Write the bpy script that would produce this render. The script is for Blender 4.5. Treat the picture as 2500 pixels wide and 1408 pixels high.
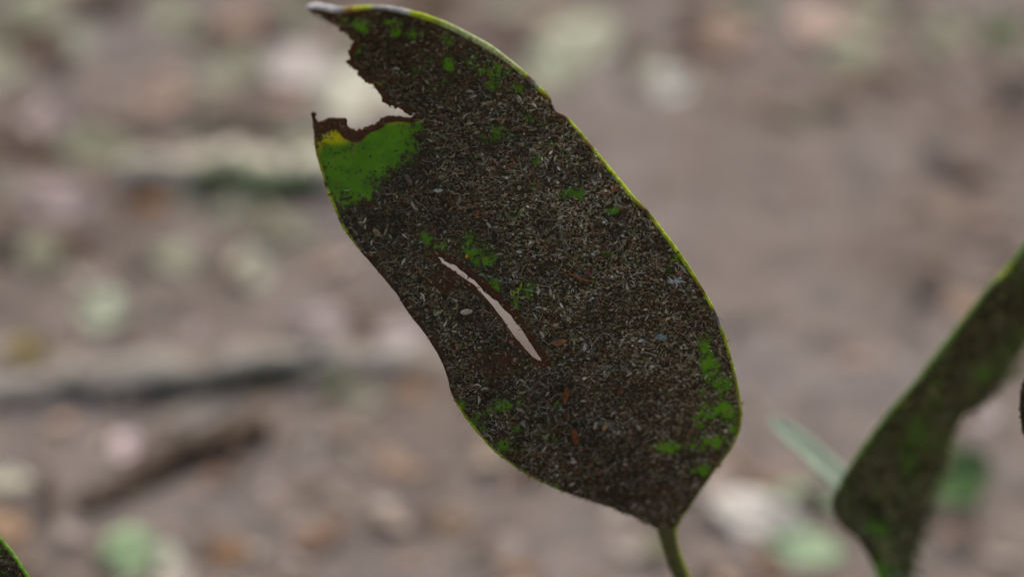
import bpy, math, random
import numpy as np
from mathutils import Vector, Matrix, noise as mnoise
from mathutils.geometry import delaunay_2d_cdt

for o in list(bpy.data.objects):
    bpy.data.objects.remove(o, do_unlink=True)
scene = bpy.context.scene
col = scene.collection
rng = np.random.default_rng(7)
random.seed(7)

# ------------------------------------------------------------------ camera
PITCH = math.radians(28.0)
CAM_H = 0.657
FOCUS = 0.612
K = 36.0 / 85.0 / 2500.0                  # photograph pixel -> metres at one metre depth
FWD = np.array([0.0, math.cos(PITCH), -math.sin(PITCH)])
UP = np.array([0.0, math.sin(PITCH), math.cos(PITCH)])
RIGHT = np.array([1.0, 0.0, 0.0])
CAM = np.array([0.0, 0.0, CAM_H])

cam_d = bpy.data.cameras.new('camera')
cam = bpy.data.objects.new('camera', cam_d)
col.objects.link(cam)
cam.location = CAM
cam.rotation_euler = (math.pi / 2 - PITCH, 0, 0)
cam_d.lens = 85.0
cam_d.sensor_width = 36.0
cam_d.clip_start = 0.01
cam_d.clip_end = 500.0
cam_d.dof.use_dof = True
cam_d.dof.focus_distance = FOCUS
cam_d.dof.aperture_fstop = 5.0
cam_d.dof.aperture_blades = 0
scene.camera = cam

# ------------------------------------------------------------------ sky, sun, exposure
SUN_EL, SUN_AZ = math.radians(62), math.radians(14)
world = bpy.data.worlds.new('World')
scene.world = world
world.use_nodes = True
wn = world.node_tree
for n in list(wn.nodes):
    wn.nodes.remove(n)
w_out = wn.nodes.new('ShaderNodeOutputWorld')
w_bg = wn.nodes.new('ShaderNodeBackground')
w_sky = wn.nodes.new('ShaderNodeTexSky')
w_sky.sky_type = 'NISHITA'
w_sky.sun_disc = False
w_sky.sun_elevation = SUN_EL
w_sky.sun_rotation = SUN_AZ
w_sky.air_density = 1.0
w_sky.dust_density = 7.0
w_sky.ozone_density = 0.6
w_bg.inputs['Strength'].default_value = 0.10
wn.links.new(w_sky.outputs[0], w_bg.inputs[0])
wn.links.new(w_bg.outputs[0], w_out.inputs[0])
sun_d = bpy.data.lights.new('sun', 'SUN')
sun_d.energy = 1.3
sun_d.angle = math.radians(35)
sun_d.color = (1.0, 0.945, 0.87)
sun = bpy.data.objects.new('sun', sun_d)
col.objects.link(sun)
to_sun = Vector((math.sin(SUN_AZ) * math.cos(SUN_EL), math.cos(SUN_AZ) * math.cos(SUN_EL), math.sin(SUN_EL)))
sun.rotation_euler = (-to_sun).to_track_quat('-Z', 'Y').to_euler()
sun.location = (0, 0, 5)

scene.view_settings.view_transform = 'Standard'
scene.view_settings.look = 'None'
scene.view_settings.exposure = 0.34
scene.view_settings.gamma = 1.0
scene.view_settings.use_curve_mapping = False
scene.render.engine = 'CYCLES'
scene.cycles.use_denoising = True
try:
    scene.cycles.denoiser = 'OPENIMAGEDENOISE'
except Exception:
    pass
scene.cycles.max_bounces = 8
scene.cycles.transmission_bounces = 6
scene.cycles.sample_clamp_indirect = 6.0


# ------------------------------------------------------------------ helpers
def s2l(c):
    """sRGB 0..255 -> linear"""
    r = []
    for v in c:
        v = v / 255.0
        r.append(v / 12.92 if v <= 0.04045 else ((v + 0.055) / 1.055) ** 2.4)
    return np.array(r)


def W(px, py, D):
    """points seen at photograph pixel (px, py) standing at depth D metres in front of the lens"""
    px = np.asarray(px, float); py = np.asarray(py, float); D = np.asarray(D, float)
    x = (px - 1250.0) * K; y = (704.0 - py) * K
    return CAM + D[..., None] * (FWD + x[..., None] * RIGHT + y[..., None] * UP)


def ground_hit(px, py, z=0.0):
    x = (px - 1250.0) * K; y = (704.0 - py) * K
    d = FWD + x * RIGHT + y * UP
    D = (CAM_H - z) / -d[2]
    return CAM + D * d, D


def fbm(x, y, seed=0.0, octv=4, f=1.0):
    """cheap vectorised value noise, about -1..1"""
    x = np.asarray(x, float); y = np.asarray(y, float)
    tot = np.zeros(np.broadcast(x, y).shape); amp = 1.0; norm = 0.0

    def h(ix, iy, s):
        v = np.sin(ix * 127.1 + iy * 311.7 + s * 74.7) * 43758.5453
        return v - np.floor(v)
    for k in range(octv):
        xs = x * f; ys = y * f
        ix = np.floor(xs); iy = np.floor(ys)
        fx = xs - ix; fy = ys - iy
        fx = fx * fx * (3 - 2 * fx); fy = fy * fy * (3 - 2 * fy)
        s = seed + k * 17.3
        v = (h(ix, iy, s) * (1 - fx) + h(ix + 1, iy, s) * fx) * (1 - fy) + (h(ix, iy + 1, s) * (1 - fx) + h(ix + 1, iy + 1, s) * fx) * fy
        tot = tot + amp * (v * 2 - 1); norm += amp
        amp *= 0.5; f *= 2.03
    return tot / norm


def in_poly(px, py, poly):
    px = np.asarray(px, float); py = np.asarray(py, float)
    inside = np.zeros(px.shape, bool)
    n = len(poly)
    for i in range(n):
        x1, y1 = poly[i]; x2, y2 = poly[(i + 1) % n]
        if y1 == y2:
            continue
        c = ((y1 > py) != (y2 > py)) & (px < (x2 - x1) * (py - y1) / (y2 - y1) + x1)
        inside ^= c
    return inside


def dist_line(px, py, line):
    px = np.asarray(px, float); py = np.asarray(py, float)
    best = np.full(px.shape, 1e9)
    for (x1, y1), (x2, y2) in zip(line[:-1], line[1:]):
        dx, dy = x2 - x1, y2 - y1
        L = dx * dx + dy * dy + 1e-9
        t = np.clip(((px - x1) * dx + (py - y1) * dy) / L, 0, 1)
        best = np.minimum(best, np.hypot(px - x1 - t * dx, py - y1 - t * dy))
    return best


def resample(line, step, closed=False, jag=0.0):
    pts = [np.array(p, float) for p in line]
    if closed:
        pts.append(pts[0])
    out = []
    for a, b in zip(pts[:-1], pts[1:]):
        n = max(1, int(round(np.linalg.norm(b - a) / step)))
        for i in range(n):
            out.append(a + (b - a) * i / n)
    if not closed:
        out.append(pts[-1])
    return np.array(out)


def smooth_line(P, n=1):
    P = np.array(P, float)
    for _ in range(n):
        Q = P.copy()
        Q[1:-1] = 0.25 * P[:-2] + 0.5 * P[1:-1] + 0.25 * P[2:]
        P = Q
    return P


def mesh_from(name, verts, faces, mat=None, parent=None, tint=None, attrs=None, smooth=True, loc=None):
    """one mesh object; verts are world points, kept relative to the parent's (or its own) origin"""
    verts = np.asarray(verts, float)
    org = np.array(parent.matrix_world.translation) if parent is not None else (np.zeros(3) if loc is None else np.asarray(loc, float))
    me = bpy.data.meshes.new(name)
    me.from_pydata((verts - org).tolist(), [], faces if isinstance(faces, list) else faces.tolist())
    if tint is not None:
        a = me.color_attributes.new('tint', 'FLOAT_COLOR', 'POINT')
        t = np.ones((len(verts), 4), np.float32); t[:, :3] = tint
        a.data.foreach_set('color', t.ravel())
    for k, v in (attrs or {}).items():
        a = me.attributes.new(k, 'FLOAT', 'POINT')
        a.data.foreach_set('value', np.asarray(v, np.float32))
    if smooth:
        me.polygons.foreach_set('use_smooth', np.ones(len(me.polygons), bool))
    if mat:
        me.materials.append(mat)
    o = bpy.data.objects.new(name, me)
    col.objects.link(o)
    if parent is not None:
        o.parent = parent
    else:
        o.location = org
    return o


def empty(name, loc):
    o = bpy.data.objects.new(name, None)
    col.objects.link(o)
    o.empty_display_size = 0.02
    o.location = loc
    o.matrix_world = Matrix.Translation(Vector(loc))
    return o


def tag(o, label=None, cat=None, group=None, kind=None):
    if label: o['label'] = label
    if cat: o['category'] = cat
    if group: o['group'] = group
    if kind: o['kind'] = kind
    return o


def tube(path, radii, seg=10, caps=True, flat=1.0, rough=0.0, seed=0):
    """tube verts and faces along world path"""
    P = np.asarray(path, float); n = len(P)
    R = np.asarray(radii, float) * np.ones(n)
    T = np.gradient(P, axis=0); T /= np.linalg.norm(T, axis=1)[:, None] + 1e-12
    ref = np.array([0, -1.0, 0.3]); ref /= np.linalg.norm(ref)
    V = []
    for i in range(n):
        t = T[i]
        r = ref if abs(np.dot(ref, t)) < 0.95 else np.array([1.0, 0, 0])
        a = np.cross(t, r); a /= np.linalg.norm(a)
        b = np.cross(t, a)
        for k in range(seg):
            ang = 2 * math.pi * k / seg
            rr = R[i]
            if rough:
                rr *= 1 + rough * float(fbm(i * 0.31 + seed, k * 0.7 + seed * 3.1, seed, 3))
            V.append(P[i] + rr * (math.cos(ang) * a + flat * math.sin(ang) * b))
    F = []
    for i in range(n - 1):
        for k in range(seg):
            k2 = (k + 1) % seg
            F.append((i * seg + k, i * seg + k2, (i + 1) * seg + k2, (i + 1) * seg + k))
    if caps:
        F.append(tuple(range(seg))[::-1])
        F.append(tuple((n - 1) * seg + k for k in range(seg)))
    return np.array(V), F


# ------------------------------------------------------------------ materials
def mat_new(name):
    m = bpy.data.materials.new(name)
    m.use_nodes = True
    nt = m.node_tree
    for n in list(nt.nodes):
        nt.nodes.remove(n)
    out = nt.nodes.new('ShaderNodeOutputMaterial')
    return m, nt, out


def N(nt, t, **kw):
    n = nt.nodes.new(t)
    for k, v in kw.items():
        if hasattr(n, k):
            setattr(n, k, v)
        else:
            n.inputs[k].default_value = v
    return n


def noise_node(nt, scale, detail=4, rough=0.6):
    tc = N(nt, 'ShaderNodeTexCoord')
    no = N(nt, 'ShaderNodeTexNoise')
    no.inputs['Scale'].default_value = scale
    no.inputs['Detail'].default_value = detail
    no.inputs['Roughness'].default_value = rough
    nt.links.new(tc.outputs['Object'], no.inputs['Vector'])
    return no


def ramp(nt, fac, stops):
    r = N(nt, 'ShaderNodeValToRGB')
    els = r.color_ramp.elements
    while len(els) < len(stops):
        els.new(0.5)
    for e, (p, c) in zip(els, stops):
        e.position = p
        e.color = (c[0], c[1], c[2], 1)
    nt.links.new(fac, r.inputs[0])
    return r


def mixc(nt, fac, a, b, mode='MIX'):
    m = N(nt, 'ShaderNodeMix', data_type='RGBA', blend_type=mode)
    for sock, v in ((m.inputs[0], fac), (m.inputs[6], a), (m.inputs[7], b)):
        if hasattr(v, 'links'):
            nt.links.new(v, sock)
        elif isinstance(v, (int, float)):
            sock.default_value = v
        else:
            sock.default_value = (v[0], v[1], v[2], 1)
    return m.outputs[2]


def tint_mat(name, rough=0.75, spec=0.25, nscale=400, namp=0.35, translucent=0.0, bump=0.0):
    """vertex tint (each piece's own colour) broken up by noise"""
    m, nt, out = mat_new(name)
    at = N(nt, 'ShaderNodeAttribute', attribute_name='tint')
    no = noise_node(nt, nscale, 4)
    rp = ramp(nt, no.outputs[0], [(0.25, (1 - namp,) * 3), (0.75, (1 + namp,) * 3)])
    c = mixc(nt, 1.0, at.outputs['Color'], rp.outputs[0], 'MULTIPLY')
    bs = N(nt, 'ShaderNodeBsdfPrincipled')
    bs.inputs['Roughness'].default_value = rough
    bs.inputs['Specular IOR Level'].default_value = spec
    nt.links.new(c, bs.inputs['Base Color'])
    if bump:
        bn = N(nt, 'ShaderNodeBump')
        bn.inputs['Strength'].default_value = 0.6
        bn.inputs['Distance'].default_value = bump
        nt.links.new(no.outputs[0], bn.inputs['Height'])
        nt.links.new(bn.outputs[0], bs.inputs['Normal'])
    sh = bs.outputs[0]
    if translucent:
        tr = N(nt, 'ShaderNodeBsdfTranslucent')
        nt.links.new(c, tr.inputs[0])
        mx = N(nt, 'ShaderNodeMixShader')
        mx.inputs[0].default_value = translucent
        nt.links.new(sh, mx.inputs[1]); nt.links.new(tr.outputs[0], mx.inputs[2])
        sh = mx.outputs[0]
    nt.links.new(sh, out.inputs[0])
    return m


M_flake = tint_mat('debris_flakes', 0.85, 0.15, 900, 0.3, 0.12)
M_margin = tint_mat('leaf_margin', 0.55, 0.3, 1300, 0.45, 0.35, 0.0003)
M_stalk = tint_mat('leaf_stalk', 0.45, 0.4, 700, 0.3)
M_litter = tint_mat('dead_leaf', 0.7, 0.3, 140, 0.3, 0.15, 0.002)
M_scrap = tint_mat('litter_scraps', 0.75, 0.25, 160, 0.35, 0.1)
M_bark = tint_mat('bark', 0.9, 0.15, 120, 0.45, 0.0, 0.003)
M_moss = tint_mat('moss', 0.95, 0.1, 300, 0.5, 0.1)


def soil_material():
    m, nt, out = mat_new('forest_soil')
    n1 = noise_node(nt, 5.0, 5, 0.6)
    n2 = noise_node(nt, 34.0, 5, 0.65)
    n3 = noise_node(nt, 210.0, 4, 0.7)
    c1 = ramp(nt, n1.outputs[0], [(0.30, s2l((112, 102, 95))), (0.5, s2l((126, 118, 113))), (0.70, s2l((134, 128, 127)))])
    c2 = ramp(nt, n2.outputs[0], [(0.3, (0.55, 0.52, 0.5)), (0.5, (1, 1, 1)), (0.72, (1.35, 1.28, 1.2))])
    c3 = ramp(nt, n3.outputs[0], [(0.3, (0.6, 0.58, 0.56)), (0.7, (1.3, 1.3, 1.3))])
    c = mixc(nt, 1.0, mixc(nt, 1.0, c1.outputs[0], c2.outputs[0], 'MULTIPLY'), c3.outputs[0], 'MULTIPLY')
    bs = N(nt, 'ShaderNodeBsdfPrincipled')
    bs.inputs['Roughness'].default_value = 0.95
    bs.inputs['Specular IOR Level'].default_value = 0.15
    bn = N(nt, 'ShaderNodeBump')
    bn.inputs['Strength'].default_value = 0.7
    bn.inputs['Distance'].default_value = 0.004
    nt.links.new(n3.outputs[0], bn.inputs['Height'])
    nt.links.new(bn.outputs[0], bs.inputs['Normal'])
    nt.links.new(c, bs.inputs['Base Color'])
    nt.links.new(bs.outputs[0], out.inputs[0])
    return m


def blade_material():
    """thick green leaf, dead brown rims (attribute dead), a dark film of grime under the crumbs (attribute coat)"""
    m, nt, out = mat_new('leaf_blade')
    coat = N(nt, 'ShaderNodeAttribute', attribute_name='coat')
    dead = N(nt, 'ShaderNodeAttribute', attribute_name='dead')
    yel = N(nt, 'ShaderNodeAttribute', attribute_name='yellow')
    nA = noise_node(nt, 260, 5, 0.65)
    nB = noise_node(nt, 1100, 4, 0.7)
    green = ramp(nt, nA.outputs[0], [(0.3, (0.15, 0.35, 0.025)), (0.7, (0.26, 0.48, 0.04))])
    gy = mixc(nt, yel.outputs['Fac'], green.outputs[0], (0.80, 0.74, 0.02))
    brown = ramp(nt, nB.outputs[0], [(0.3, (0.12, 0.055, 0.026)), (0.7, (0.24, 0.12, 0.058))])
    grime = ramp(nt, nB.outputs[0], [(0.3, (0.06, 0.047, 0.028)), (0.7, (0.15, 0.125, 0.075))])

    def edge(att, lo, hi, n, amt):
        a = N(nt, 'ShaderNodeMath', operation='SUBTRACT'); a.inputs[1].default_value = 0.5
        nt.links.new(n.outputs[0], a.inputs[0])
        b = N(nt, 'ShaderNodeMath', operation='MULTIPLY_ADD'); b.inputs[1].default_value = amt
        nt.links.new(a.outputs[0], b.inputs[0]); nt.links.new(att.outputs['Fac'], b.inputs[2])
        r = N(nt, 'ShaderNodeMapRange'); r.inputs[1].default_value = lo; r.inputs[2].default_value = hi
        nt.links.new(b.outputs[0], r.inputs[0])
        return r.outputs[0]
    fc = edge(coat, 0.36, 0.54, nB, 1.9)
    fd = edge(dead, 0.42, 0.58, nA, 0.5)
    c = mixc(nt, fd, gy, brown.outputs[0])
    c = mixc(nt, fc, c, grime.outputs[0])
    bs = N(nt, 'ShaderNodeBsdfPrincipled')
    bs.inputs['Specular IOR Level'].default_value = 0.3
    bs.inputs['Roughness'].default_value = 0.55
    nt.links.new(c, bs.inputs['Base Color'])
    bn = N(nt, 'ShaderNodeBump')
    bn.inputs['Strength'].default_value = 0.5
    bn.inputs['Distance'].default_value = 0.0004
    nt.links.new(nB.outputs[0], bn.inputs['Height'])
    nt.links.new(bn.outputs[0], bs.inputs['Normal'])
    tr = N(nt, 'ShaderNodeBsdfTranslucent')
    nt.links.new(c, tr.inputs[0])
    mx = N(nt, 'ShaderNodeMixShader')
    mx.inputs[0].default_value = 0.5
    nt.links.new(bs.outputs[0], mx.inputs[1]); nt.links.new(tr.outputs[0], mx.inputs[2])
    nt.links.new(mx.outputs[0], out.inputs[0])
    return m


M_soil = soil_material()
M_blade = blade_material()


# ------------------------------------------------------------------ the ground
def ground_z(x, y):
    return 0.011 * fbm(x, y, 3.0, 4, 5.0) + 0.05 * fbm(x, y, 9.0, 2, 0.35) * np.clip(np.hypot(x, y - 1.3) - 1.0, 0, 4)


def build_ground():
    n = 181
    t = np.linspace(-1, 1, n)
    g = np.sign(t) * (1.1 * np.abs(t) + 118 * np.abs(t) ** 9)
    X, Y = np.meshgrid(g, g + 1.3)
    Z = ground_z(X, Y)
    V = np.stack([X.ravel(), Y.ravel(), Z.ravel()], 1)
    i = np.arange(n * n).reshape(n, n)
    F = np.stack([i[:-1, :-1].ravel(), i[:-1, 1:].ravel(), i[1:, 1:].ravel(), i[1:, :-1].ravel()], 1)
    o = mesh_from('ground', V, F, M_soil)
    tag(o, 'bare brown forest floor of trodden earth under the leaves', 'ground', kind='structure')


build_ground()


# ------------------------------------------------------------------ leaves covered in crumbs
def flakes_mesh(px, py, dfun, L, Wd, ang, tilt, roll, lift, curl, bend, tint, step=2.0):
    """many small scales and fibres lying on a leaf surface given by the depth function dfun(px, py);
    sizes are in leaf pixels, one about a tenth of a millimetre"""
    n = len(px)
    P0 = W(px, py, dfun(px, py))
    ex = W(px + step, py, dfun(px + step, py)) - P0
    ey = W(px, py - step, dfun(px, py - step)) - P0
    unit = np.linalg.norm(ex, axis=1, keepdims=True) / step
    ex /= np.linalg.norm(ex, axis=1, keepdims=True)
    nz = np.cross(ex, ey); nz /= np.linalg.norm(nz, axis=1, keepdims=True)      # towards the camera
    ey = np.cross(nz, ex)
    a = np.cos(ang)[:, None] * ex + np.sin(ang)[:, None] * ey
    b = np.cross(nz, a)
    a2 = np.cos(tilt)[:, None] * a + np.sin(tilt)[:, None] * nz
    n2 = np.cross(a2, b)
    b2 = np.cos(roll)[:, None] * b + np.sin(roll)[:, None] * n2
    n3 = np.cross(a2, b2)
    prof = [(-0.5, 0.0), (-0.2, 0.9), (-0.2, -0.9), (0.16, 1.0), (0.16, -1.0), (0.5, 0.0)]
    V = np.zeros((n, 6, 3))
    for k, (s, w) in enumerate(prof):
        off = (s * L)[:, None] * a2 + (w * 0.5 * Wd + bend * L * (s * s * 4))[:, None] * b2 + (lift + curl * L * s * s * 4)[:, None] * n3
        V[:, k] = P0 + off * unit
    base = (np.arange(n) * 6)[:, None]
    F = []
    idx = np.arange(n) * 6
    tri1 = np.stack([idx, idx + 2, idx + 1], 1).tolist()
    quad = np.stack([idx + 1, idx + 2, idx + 4, idx + 3], 1).tolist()
    tri2 = np.stack([idx + 3, idx + 4, idx + 5], 1).tolist()
    F = tri1 + quad + tri2
    T = np.repeat(tint, 6, axis=0)
    return V.reshape(-1, 3), F, T


PAL = np.array([[0.24, 0.20, 0.10], [0.41, 0.38, 0.235], [0.135, 0.104, 0.055], [0.27, 0.125, 0.06],
                [0.58, 0.55, 0.41], [0.06, 0.047, 0.030], [0.19, 0.21, 0.075], [0.24, 0.15, 0.105]])


def flake_colours(n, probs, r):
    k = r.choice(len(PAL), n, p=np.array(probs) / np.sum(probs))
    return PAL[k] * 1.12 * (0.7 + 0.6 * r.random((n, 1))) * (1 + 0.12 * (r.random((n, 3)) - 0.5))


def blade_mesh(outline, holes, dfun, step, parent, coatf, deadf, yelf, thick=0.00028, name='blade'):
    verts = []; edges = []
    loops = [outline] + list(holes)
    for lp in loops:
        s0 = len(verts)
        for p in lp:
            verts.append(Vector((float(p[0]), float(p[1]))))
        m = len(lp)
        for i in range(m):
            edges.append((s0 + i, s0 + (i + 1) % m))
    nb = len(verts)
    O = np.array(outline)
    xs = np.arange(O[:, 0].min(), O[:, 0].max(), step)
    ys = np.arange(O[:, 1].min(), O[:, 1].max(), step)
    X, Y = np.meshgrid(xs, ys)
    X = X + (np.arange(len(ys)) % 2)[:, None] * step * 0.5
    X = X.ravel(); Y = Y.ravel()
    ok = in_poly(X, Y, outline)
    for h in holes:
        ok &= ~in_poly(X, Y, h)
    near = np.full(X.shape, 1e9)
    for lp in loops:
        near = np.minimum(near, dist_line(X, Y, list(lp) + [lp[0]]))
    ok &= near > step * 0.45
    for x, y in zip(X[ok], Y[ok]):
        verts.append(Vector((float(x), float(y))))
    vs, es, fs, *_ = delaunay_2d_cdt(verts, edges, [], 0, 1e-4)
    P = np.array([(v.x, v.y) for v in vs])
    F = np.array([tuple(f) for f in fs])
    C = P[F].mean(1)
    keep = in_poly(C[:, 0], C[:, 1], outline)
    for h in holes:
        keep &= ~in_poly(C[:, 0], C[:, 1], h)
    F = F[keep]
    V = W(P[:, 0], P[:, 1], dfun(P[:, 0], P[:, 1]))
    # consistent winding, facing the camera
    a, b, c = V[F[:, 0]], V[F[:, 1]], V[F[:, 2]]
    nrm = np.cross(b - a, c - a)
    flip = (nrm @ FWD) > 0
    F[flip] = F[flip][:, ::-1]
    o = mesh_from(name, V, F.tolist(), M_blade, parent,
                  attrs={'coat': coatf(P[:, 0], P[:, 1]), 'dead': deadf(P[:, 0], P[:, 1]), 'yellow': yelf(P[:, 0], P[:, 1])})
    so = o.modifiers.new('thickness', 'SOLIDIFY')
    so.thickness = thick
    so.offset = -1.0
    return o


def margin_tube(name, line, radii, cols, dfun, parent, seg=8, out_shift=0.25, side=1, step=6.0):
    """rounded leaf margin along a pixel polyline; radii and cols are lists of (fraction, value)"""
    P = resample(line, step)
    P = smooth_line(P, 2)
    T = np.gradient(P, axis=0); T /= np.linalg.norm(T, axis=1)[:, None] + 1e-9
    Nn = np.stack([T[:, 1], -T[:, 0]], 1) * side
    s = np.concatenate([[0], np.cumsum(np.linalg.norm(np.diff(P, axis=0), axis=1))]); s /= s[-1]
    r = np.interp(s, [a for a, _ in radii], [b for _, b in radii])
    r = r * (1 + 0.14 * fbm(s * 60, s * 0, 5, 3))
    r = r * (1.0 + 0.25 * fbm(s * 25, s * 0 + 2, 15, 2))
    P = P + Nn * (r * out_shift)[:, None]
    D = dfun(P[:, 0], P[:, 1])
    path = W(P[:, 0], P[:, 1], D)
    V, F = tube(path, r * K * D, seg)
    cc = np.array([[np.interp(q, [a for a, _ in cols], [c[k] for _, c in cols]) for k in range(3)] for q in s])
    cc = cc * (1 + 0.25 * fbm(s * 130, s * 0 + 4, 8, 3))[:, None]
    dk = np.clip(fbm(s * 90, s * 0 + 1, 18, 3) * 5 - 2.2, 0, .45)[:, None]
    cc = cc * (1 - dk) + np.array([0.10, 0.075, 0.04]) * dk
    T3 = np.repeat(cc, seg, axis=0)
    return mesh_from(name, V, F, M_margin, parent, tint=T3)


# ---- the big torn leaf -------------------------------------------------------
TOP = [(750, 20), (770, 15), (800, 22), (830, 28), (860, 24), (890, 20), (915, 19), (950, 22), (1000, 33), (1050, 48), (1100, 68),
       (1150, 94), (1200, 122), (1250, 158), (1290, 192), (1320, 222), (1340, 243), (1345, 258), (1355, 275), (1370, 282),
       (1382, 288), (1400, 308), (1425, 338), (1450, 368), (1478, 403), (1500, 430), (1540, 480), (1575, 515), (1600, 545), (1630, 585),
       (1660, 625), (1690, 670), (1715, 710), (1735, 745), (1752, 785), (1768, 824), (1780, 866), (1794, 918), (1803, 966),
       (1808, 1008), (1803, 1050), (1787, 1088), (1746, 1143), (1711, 1190), (1680, 1238), (1660, 1262), (1650, 1282)]
BASE = [(1640, 1296), (1620, 1300), (1604, 1292)]
LOW = [(1590, 1281), (1575, 1277), (1560, 1268), (1540, 1257), (1500, 1241), (1475, 1233), (1455, 1226), (1420, 1215), (1380, 1200),
       (1340, 1182), (1300, 1162), (1270, 1145), (1240, 1122), (1210, 1100), (1185, 1073), (1160, 1045), (1140, 1018), (1120, 990),
       (1108, 968), (1100, 945), (1095, 920), (1085, 890), (1070, 860), (1055, 837), (1045, 820), (1030, 800), (1010, 775), (990, 748),
       (970, 715), (945, 685), (920, 655), (900, 632), (882, 612), (865, 590), (848, 565), (835, 545), (825, 520), (812, 490),
       (800, 460), (790, 425), (780, 390), (772, 360), (768, 330), (764, 300), (760, 272)]
STUB = [(766, 274), (773, 279), (771, 288), (777, 300), (788, 298), (800, 292), (815, 288), (830, 290), (844, 291), (848, 302), (855, 314),
        (868, 321), (885, 317), (900, 308), (918, 303), (928, 298), (930, 288), (945, 286), (965, 283), (985, 284), (1006, 287)]
NOTCH = [(1011, 282), (1000, 277), (980, 269), (960, 261), (940, 257), (933, 250), (936, 240), (925, 228), (910, 212), (898, 200), (890, 198),
         (884, 197), (878, 185), (872, 174), (860, 168), (852, 156), (845, 152), (852, 145), (850, 132), (855, 120), (862, 112),
         (866, 104), (858, 98), (845, 88), (830, 75), (815, 62), (800, 48), (788, 40), (770, 35), (755, 30)]
SLIT = [(1070, 628), (1079, 629), (1085, 637), (1093, 640), (1105, 645), (1115, 651), (1125, 660), (1140, 672), (1155, 682), (1170, 697),
        (1185, 714), (1200, 726), (1213, 736), (1228, 751), (1248, 772), (1270, 799), (1286, 822), (1300, 845), (1313, 866), (1325, 884),
        (1312, 878), (1300, 870), (1282, 852), (1266, 832), (1249, 810), (1228, 778), (1207, 751), (1180, 719), (1152, 692), (1130, 676),
        (1118, 668), (1113, 662), (1106, 661), (1100, 655), (1092, 652), (1088, 646), (1080, 643), (1075, 635)]
MID = [(1625, 1295), (1480, 1080), (1335, 893), (1190, 735), (1080, 625), (1030, 470), (1015, 290)]


def jagged(line, amp, step=5, seed=1, closed=False, wl=14.0):
    P = resample(line, step, closed)
    T = np.gradient(P, axis=0); T /= np.linalg.norm(T, axis=1)[:, None] + 1e-9
    Nn = np.stack([T[:, 1], -T[:, 0]], 1)
    k = np.arange(len(P)) * step
    w = np.ones(len(P))
    if not closed:
        w[0] = w[-1] = 0
    return P + Nn * (amp * w * fbm(k / wl, k * 0 + seed, seed, 3))[:, None]


OUT1 = np.concatenate([jagged(TOP, 0.8, 7, 1)[:-1], resample(BASE, 7), jagged(LOW, 1.6, 6, 2)[:-1], jagged(STUB, 4.5, 3.0, 3, wl=8.0)[:-1], jagged(NOTCH, 8.0, 3.0, 4, wl=8.0)])
HOLE1 = jagged(SLIT, 2.2, 4, 6, True)
OUT1_l = [tuple(p) for p in OUT1]
HOLE1_l = [tuple(p) for p in HOLE1]

_ax = np.array([1010.0 - 1625, 20.0 - 1295]); _axl = np.linalg.norm(_ax); _ax /= _axl
_pf = np.polyfit([0, 0.18, 0.35, 0.5, 0.7, 0.85, 1.0], [0.062, 0.028, 0.007, 0.0, -0.004, -0.014, -0.030], 4)


def depth1(px, py):
    px = np.asarray(px, float); py = np.asarray(py, float)
    rx, ry = px - 1625, py - 1295
    t = np.clip((rx * _ax[0] + ry * _ax[1]) / _axl, -0.08, 1.08)
    d = np.polyval(_pf, t)
    mx = np.interp(py, [p[1] for p in MID[::-1]], [p[0] for p in MID[::-1]])
    s = (px - mx) * 0.8
    left = np.clip(-s, 0, 400); right = np.clip(s, 0, 500)
    d = d - 0.0050 * (left / 200) ** 1.4 - 0.0045 * (right / 300) ** 2
    d = d + 0.0012 * fbm(px, py, 11, 3, 1 / 230.0) + (0.0006 + 0.0007 * np.clip((px - 1150) / 300 + (py - 500) / 600, 0, 1)) * fbm(px * 0.4, py + 0.12 * px, 12, 2, 1 / 48.0)
    return FOCUS + d


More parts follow.
